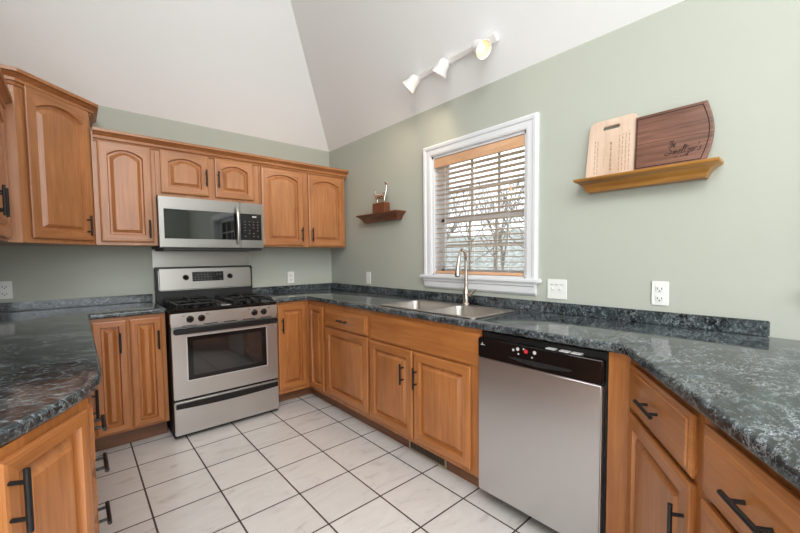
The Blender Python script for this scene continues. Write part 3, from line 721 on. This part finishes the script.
# ------------------------------------------------------------------ cutting boards
# local x = along the wall to the right (-y), z up, front = -y local; lean back a touch
def board(name, label, outline, th, m, loc, groove=None):
    o = thing(name, label, 'cutting board', loc, -PI / 2); o.rotation_euler = (-.07, 0, -PI / 2)
    return o
def extrude_outline(loops, th, m, name, parent, bev=.003):
    ob = curve_slab(name, loops, 0, th, bev, m, parent)
    for v in ob.data.vertices: x, y, z = v.co; v.co = (x, -z, y)
    ob.data.update(); return ob
mb = board('cutting_board', 'pale maple cutting board with handle slot and faint engraving, left on the ledge', None, .018, None, (-.030, -2.72, 1.665))
xs = []
ow_, oh_ = .235, .292
outl = [(0.0, 0), (ow_, 0), (ow_ - .0, oh_ - .02), (ow_ - .006, oh_ - .006), (ow_ - .02, oh_), (.045, oh_), (.028, oh_ - .006), (.016, oh_ - .02), (.012, oh_ - .04)]
slot = rrect(.078, .158, oh_ - .052, oh_ - .034, .0088)
pb = extrude_outline([outl, slot], .018, pale_maple, 'board', mb)
# faint engraved lines, running up the board
def squig(bm, x, z0, z1, amp, y, seed, wid=.0011, vertical=True):
    random.seed(seed); z = z0
    while z < z1:
        L_ = random.uniform(.012, .030); pts = []; n = 10
        for k in range(n + 1):
            zz = z + L_ * k / n; xx = x + amp * math.sin(k * 2.4 + seed) * random.uniform(.5, 1)
            pts.append((xx, y, min(zz, z1)))
        for a, b in zip(pts, pts[1:]):
            d = Vector(b) - Vector(a)
            if d.length < 1e-5: continue
            nn = Vector((-d.z, 0, d.x)).normalized() * wid / 2
            q = [Vector(a) - nn, Vector(a) + nn, Vector(b) + nn, Vector(b) - nn]
            f = [bm.verts.new(v) for v in q]; bm.faces.new(f)
            g_ = [bm.verts.new(v + Vector((0, .0008, 0))) for v in q]
            for i in range(4): bm.faces.new((f[i], g_[i], g_[(i + 1) % 4], f[(i + 1) % 4]))
        z += L_ + .006
yy = -.0186
for i, (x, za, zb_, am, sd2, wd) in enumerate([(.045, .02, .19, .0035, 1, .0016), (.058, .02, .194, .0035, 2, .0016), (.16, .02, .198, .0035, 3, .0016), (.175, .02, .20, .0035, 4, .0016), (.19, .02, .205, .0035, 5, .0016), (.205, .02, .21, .0035, 6, .0016), (.09, .05, .15, .002, 20, .0008), (.122, .03, .172, .006, 31, .0024)]):
    bm = bmesh.new(); squig(bm, x, za, zb_, am, yy, sd2, wd); obj('engraved_line', bm, engrave_pale, mb)

wb = board('cutting_board', 'dark walnut cutting board with juice groove and engraved name, right on the ledge', None, .022, None, (-.034, -2.952, 1.665))
ow_, oh_ = .272, .262
arc = [(ow_, 0)] + [(ow_ + .026 * math.sin(PI * k / 14), oh_ * k / 14) for k in range(1, 14)] + [(ow_, oh_)]
extrude_outline([[(0, 0)] + arc + [(0.0, oh_)]], .022, walnut, 'board', wb)
def strip(bm, pts, wid, y, th=.0008, closed=False):
    P_ = [Vector((x, y, z)) for x, z in pts]
    for a, b in zip(P_, P_[1:]):
        d = b - a
        if d.length < 1e-6: continue
        nn = Vector((-d.z, 0, d.x)).normalized() * wid / 2; d.normalize(); a2, b2 = a - d * wid * .3, b + d * wid * .3
        q = [a2 - nn, a2 + nn, b2 + nn, b2 - nn]; f = [bm.verts.new(v) for v in q]; g_ = [bm.verts.new(v + Vector((0, th, 0))) for v in q]
        bm.faces.new(f)
        for i in range(4): bm.faces.new((f[i], g_[i], g_[(i + 1) % 4], f[(i + 1) % 4]))
bm = bmesh.new()
k_ = .86; gx_ = lambda p: (p[0] - .014 if p[0] > .1 else p[0] + .008, .014 + p[1] * (oh_ - .028) / oh_)
strip(bm, [gx_(p) for p in [(0, 0)] + arc + [(0, oh_), (0, 0)]], .004, -.0224)
strip(bm, [(.002, .125), (.27, .125)], .0016, -.0223)
obj('juice_groove', bm, engrave, wb)
# handwritten lettering, as strokes on a unit grid
def script(bm, strokes, ox_, oz_, s, y, wid, slant_=.25):
    for st in strokes: strip(bm, [(ox_ + (x + z * slant_) * s, oz_ + z * s) for x, z in st], wid, y)
let = {
 'T': [[(0, .9), (.7, 1.0)], [(.38, .95), (.3, .1), (.15, 0)]], 'h': [[(0, 0), (.08, 1), (.0, .2), (.15, .45), (.25, .4), (.25, 0)]],
 'e': [[(0, .2), (.25, .3), (.2, .45), (.05, .4), (.02, .1), (.15, 0), (.3, .1)]], 'S': [[(.75, .85), (.5, 1.05), (.2, .85), (.3, .6), (.55, .4), (.5, .1), (.15, -.05), (-.15, .1), (.1, .25), (.7, .12)]],
 'm': [[(0, .1), (.05, .4), (.06, 0), (.15, .38), (.22, .35), (.24, 0), (.34, .38), (.42, .32), (.44, .02), (.55, .05)]],
 'l': [[(0, .1), (.2, .9), (.12, 1.05), (.03, .7), (.05, .05), (.2, .05)]], 't': [[(.1, .95), (.04, .1), (.15, 0), (.25, .08)], [(-.15, .65), (.35, .72)]],
 'z': [[(0, .4), (.25, .4), (.05, .1), (.22, .0), (.15, -.4), (-.05, -.3), (.3, .05)]], 'r': [[(0, .05), (.06, .4), (.04, .3), (.2, .42), (.3, .35)]],
 "'": [[(.05, 1.), (.0, .8)]], 's': [[(.25, .4), (.08, .38), (.2, .15), (.1, 0), (-.05, .05)]]}
adv = {'T': .55, 'h': .32, 'e': .33, 'S': .75, 'm': .55, 'l': .24, 't': .33, 'z': .33, 'r': .3, "'": .14, 's': .3}
bm = bmesh.new()
def write(word, x, z, s, wid):
    for ch in word: script(bm, let[ch], x, z, s, -.0226, wid); x += adv[ch] * s
write('The', .134, .088, .026, .0026); write("Smeltzer's", .128, .052, .036, .0029)
for k in range(9):
    if k != 3: x = .160 + k * .006; box(bm, x, x + .0035, -.0226, -.0219, .0365, .041)
obj('engraved_name', bm, engrave, wb)

# ------------------------------------------------------------------ figurine: long-necked silver animal on a wooden block
fg = thing('figurine', 'silver long-necked animal figurine on a reddish wood block, on the small shelf', 'figurine', (-.055, -.965, 1.6555), -PI / 2)
bm = bmesh.new(); box(bm, -.085, .085, -.032, .032, 0, .088, .003); obj('block', bm, cherry, fg)
me = bpy.data.meshes.new('body'); zb = .090
V_ = [(-.03, 0, .152), (.02, 0, .150), (.058, 0, .158), (.078, 0, .188), (.080, 0, .225), (.076, 0, .252), (.098, 0, .244),   # 0 belly .. 6 muzzle
      (-.068, 0, .156), (-.088, 0, .175), (-.082, 0, .198), (-.066, 0, .196)]
Ed = [(0, 1), (1, 2), (2, 3), (3, 4), (4, 5), (5, 6), (0, 7), (7, 8), (8, 9), (9, 10)]
Rr = [.026, .024, .026, .014, .009, .012, .007, .025, .009, .008, .006]
for hx, att in ((-.066, 7), (-.036, 0), (.030, 1), (.064, 2)):
    sy = 1 if att in (7, 1) else -1
    b_ = len(V_); V_ += [(hx, sy * .012, .126), (hx + .002, sy * .013, .108), (hx, sy * .013, .0875)]
    Ed += [(att, b_), (b_, b_ + 1), (b_ + 1, b_ + 2)]; Rr += [.010, .006, .006]
for sy in (-1, 1):
    b_ = len(V_); V_ += [(.068, sy * .012, .272)]; Ed += [(5, b_)]; Rr += [.004]
me.from_pydata(V_, Ed, []); o = bpy.data.objects.new('animal_figure', me); COL.objects.link(o)
md_ = o.modifiers.new('s', 'SKIN'); o.modifiers.new('u', 'SUBSURF').levels = 2; o.modifiers['u'].render_levels = 2
for i, r_ in enumerate(Rr): me.skin_vertices[0].data[i].radius = (r_, r_)
me.skin_vertices[0].data[0].use_root = True
dg = bpy.context.evaluated_depsgraph_get(); m2 = bpy.data.meshes.new_from_object(o.evaluated_get(dg)); bpy.data.objects.remove(o)
m2.materials.clear(); m2.materials.append(silver)
for p in m2.polygons: p.use_smooth = True
o = bpy.data.objects.new('animal_figure', m2); COL.objects.link(o); o.parent = fg

# ------------------------------------------------------------------ outlets and switches
def outlet(label, loc, rz, kind='outlet', w_=.072):
    o = thing('power_outlet' if kind == 'outlet' else 'light_switch', label, 'outlet' if kind == 'outlet' else 'light switch', loc, rz)
    bm = bmesh.new(); box(bm, -w_ / 2, w_ / 2, -.006, -.0005, -.058, .058, .003); pl_ = obj('cover_plate', bm, plastic_white, o, 40)
    if kind == 'outlet':
        for z in (-.024, .022):
            bm = bmesh.new(); box(bm, -.017, .017, -.0085, -.005, z - .015, z + .015, .002); rc = obj('receptacle', bm, plastic_white, o)
            bm = bmesh.new(); box(bm, -.010, -.007, -.0092, -.0080, z - .004, z + .006); box(bm, .007, .010, -.0092, -.0080, z - .004, z + .006); box(bm, -.003, .003, -.0092, -.0080, z - .012, z - .007) ; obj('socket_slot', bm, slot_dark, rc)
    else:
        for x in ((-.023, .023) if w_ > .1 else (0,)):
            bm = bmesh.new(); box(bm, x - .006, x + .006, -.007, -.005, -.013, .013, .001); box(bm, x - .0045, x + .0045, -.017, -.006, .0, .009, .002, rot=Matrix.Rotation(-.3, 3, 'X')); obj('toggle', bm, plastic_white, o)
        if w_ > .1:
            bm = bmesh.new()
            for k in range(11):
                if k % 4 != 3: x = -.04 + k * .0075; box(bm, x, x + .004, -.0066, -.0055, .024, .028)
            obj('fine_print', bm, slot_dark, o)
    return o
outlet('white power outlet on the back wall above the left counter, at the picture edge', (-2.452, 0, 1.076), 0)
outlet('white power outlet on the back wall right of the range', (-.470, 0, 1.074), 0)
outlet('small white light switch on the right wall below the small shelf', (0, -.690, 1.072), -PI / 2, 'switch', .07)
outlet('wide white double switch plate right of the sink window', (0, -2.550, 1.072), -PI / 2, 'switch', .118)
outlet('white power outlet on the right wall below the cutting boards', (0, -3.060, 1.082), -PI / 2)

# ------------------------------------------------------------------ track light on the sloped ceiling
# slope frame: origin at the track middle, local x along -y, local z = outward normal of the ceiling
up_ = Vector((-SL, 0, -1)).normalized()        # not used for depth; room-side normal computed below
nrm = Vector((-SL / math.hypot(SL, 1), 0, -1 / math.hypot(SL, 1)))
tl = thing('track_light', 'white ceiling track light with three round heads above the window, one facing forward', 'ceiling light', (0, 0, 0))
def onc(x, y, off): p = Vector((x, y, H - SL * x)); return p + nrm * off
xt = -.155
bm = bmesh.new()
def obox(bm, a, b, wd, hh_, off):
    a_, b_ = onc(xt, a, off), onc(xt, b, off); ax = (b_ - a_).normalized(); sd_ = ax.cross(nrm); tb = bmesh.new(); bmesh.ops.create_cube(tb, size=1)
    c = (a_ + b_) / 2
    for v_ in tb.verts: v_.co = c + ax * v_.co.x * (b_ - a_).length + sd_ * v_.co.y * wd + nrm * v_.co.z * hh_
    bmesh.ops.bevel(tb, geom=tb.edges[:], offset=.003, segments=2, affect='EDGES'); merge(bm, tb)
obox(bm, -1.50, -2.22, .034, .02, .0105); obj('track', bm, lamp_white, tl, 40)
bm = bmesh.new(); obox(bm, -2.17, -2.245, .05, .03, .016); obj('end_connector', bm, lamp_white, tl, 40)
def head(y, aim, lit):
    aim = Vector(aim).normalized(); base = onc(xt, y, .02); j = onc(xt, y, .075)
    bm = bmesh.new(); tube(bm, [base, base + nrm * .03], .022, 16); tube(bm, [base + nrm * .02, j], .010, 12)
    st = obj('stem', bm, lamp_white, tl, 40)
    bm = bmesh.new(); c0 = j - aim * .045
    lathe(bm, c0, aim, [(-.004, .001), (-.003, .014), (.004, .030), (.02, .039), (.055, .042), (.080, .049), (.096, .055), (.0975, .053), (.092, .050), (.070, .041), (.060, .039)])
    hd = obj('lamp_head', bm, lamp_white, tl, 35)
    bm = bmesh.new(); lathe(bm, c0, aim, [(.086, .046), (.070, .039), (.060, .024), (.058, .001)]); rf = obj('reflector', bm, bulb_soft , hd)
    bm = bmesh.new(); lathe(bm, c0, aim, [(.060, .021), (.074, .021), (.080, .014), (.082, .001)]); obj('bulb', bm, bulb_m, hd, 60)
    l = bpy.data.lights.new('track_bulb', 'SPOT'); l.energy = 8 if y > -2 else .8; l.color = (1, .76, .52); l.spot_size = math.radians(125); l.spot_blend = 1; l.shadow_soft_size = .03
    lo = bpy.data.objects.new('track_bulb', l); COL.objects.link(lo); lo.location = c0 + aim * .112; lo.rotation_euler = aim.to_track_quat('-Z', 'Y').to_euler(); lo.parent = hd
head(-2.15, (-.10, -.75, -.62), True)
head(-1.85, (-.10, .55, -.75), True)
head(-1.56, (-.25, .70, -.60), True)

# ------------------------------------------------------------------ outside: lawn, bare trees, a neighbour's house
bm = bmesh.new(); box(bm, .3, 60, -40, 40, -.8, -.7); box(bm, -40, .3, -60, YR - .4, -.3, -.2)
gm = mat('winter_lawn', srgb(120, 122, 96), .95); lawn = struct('ground', bm, gm)
bark = mat('bare_bark', srgb(128, 120, 112), .9)
def tree(label, x, y, h, seed):
    random.seed(seed); bm = bmesh.new(); cnt = [0]
    def branch(p, d, L_, r_, lev):
        pts = [p]; q = p.copy(); dd_ = d.copy()
        for k in range(3):
            dd_ = (dd_ + Vector((random.uniform(-.2, .2), random.uniform(-.2, .2), random.uniform(-.05, .15)))).normalized(); q = q + dd_ * L_ / 3; pts.append(q.copy())
        tube(bm, pts, [r_, r_ * .85, r_ * .7, r_ * .5], 5 if lev < 2 else 3, cap=False); cnt[0] += 1
        if lev >= 5: return
        for k in range(3 if lev else 5):
            t_ = random.uniform(.4, 1); i = min(2, int(t_ * 3)); s_ = pts[i].lerp(pts[i + 1], t_ * 3 - i if t_ * 3 - i <= 1 else 1)
            nd = (dd_ + Vector((random.uniform(-1, 1), random.uniform(-1, 1), random.uniform(-.2, .7)))).normalized()
            branch(s_, nd, L_ * random.uniform(.55, .75), max(r_ * .6, .006), lev + 1)
    branch(Vector((0, 0, 0)), Vector((0, 0, 1)), h * .42, h * .009, 0)
    o = obj('bare_tree', bm, bark); o.location = (x, y, -.7); tag(o, label, 'tree', 'bare winter trees outside'); return o
spots = [(11, 3.0, 6.5), (13.5, 7.0, 7.5), (15, 12.5, 8.5), (20, 7.5, 9), (9.5, -.6, 6), (20, 14, 8), (22, 20, 9), (26, 11.5, 9), (27, 17, 9), (28, 24, 9), (5.5, -9.2, 6), (4.5, -15.5, 6.5)]
for i, (x, y, h) in enumerate(spots): tree('bare winter tree outside the window' if i < 10 else 'bare winter tree outside beyond the peninsula', x, y, h, 40 + i)
# wooded rise far beyond the lawn
bm = bmesh.new(); random.seed(3); G = []
for i in range(13):
    row = []
    for j in range(40):
        t_ = i / 12; hgt = -.75 + 5.6 * math.sin(min(1, t_ * 1.2) * PI / 2) * (1 + .12 * math.sin(j * .9) + .08 * math.sin(j * 2.3)); row.append(bm.verts.new((32 + t_ * 26, -30 + j * 2.6, hgt)))
    G.append(row)
for i in range(12):
    for j in range(39): bm.faces.new((G[i][j], G[i + 1][j], G[i + 1][j + 1], G[i][j + 1]))
hm = mat('winter_woodland', srgb(128, 128, 118), .95); t = NT(hm)
t.l(t.ramp(t.noise(t.coords((1, 1, .6), False), 2.2, 6, .7), [(.35, srgb(92, 92, 84)), (.65, srgb(176, 178, 172))]), t.b.inputs['Base Color'])
struct('hillside', bm, hm, smooth=40)
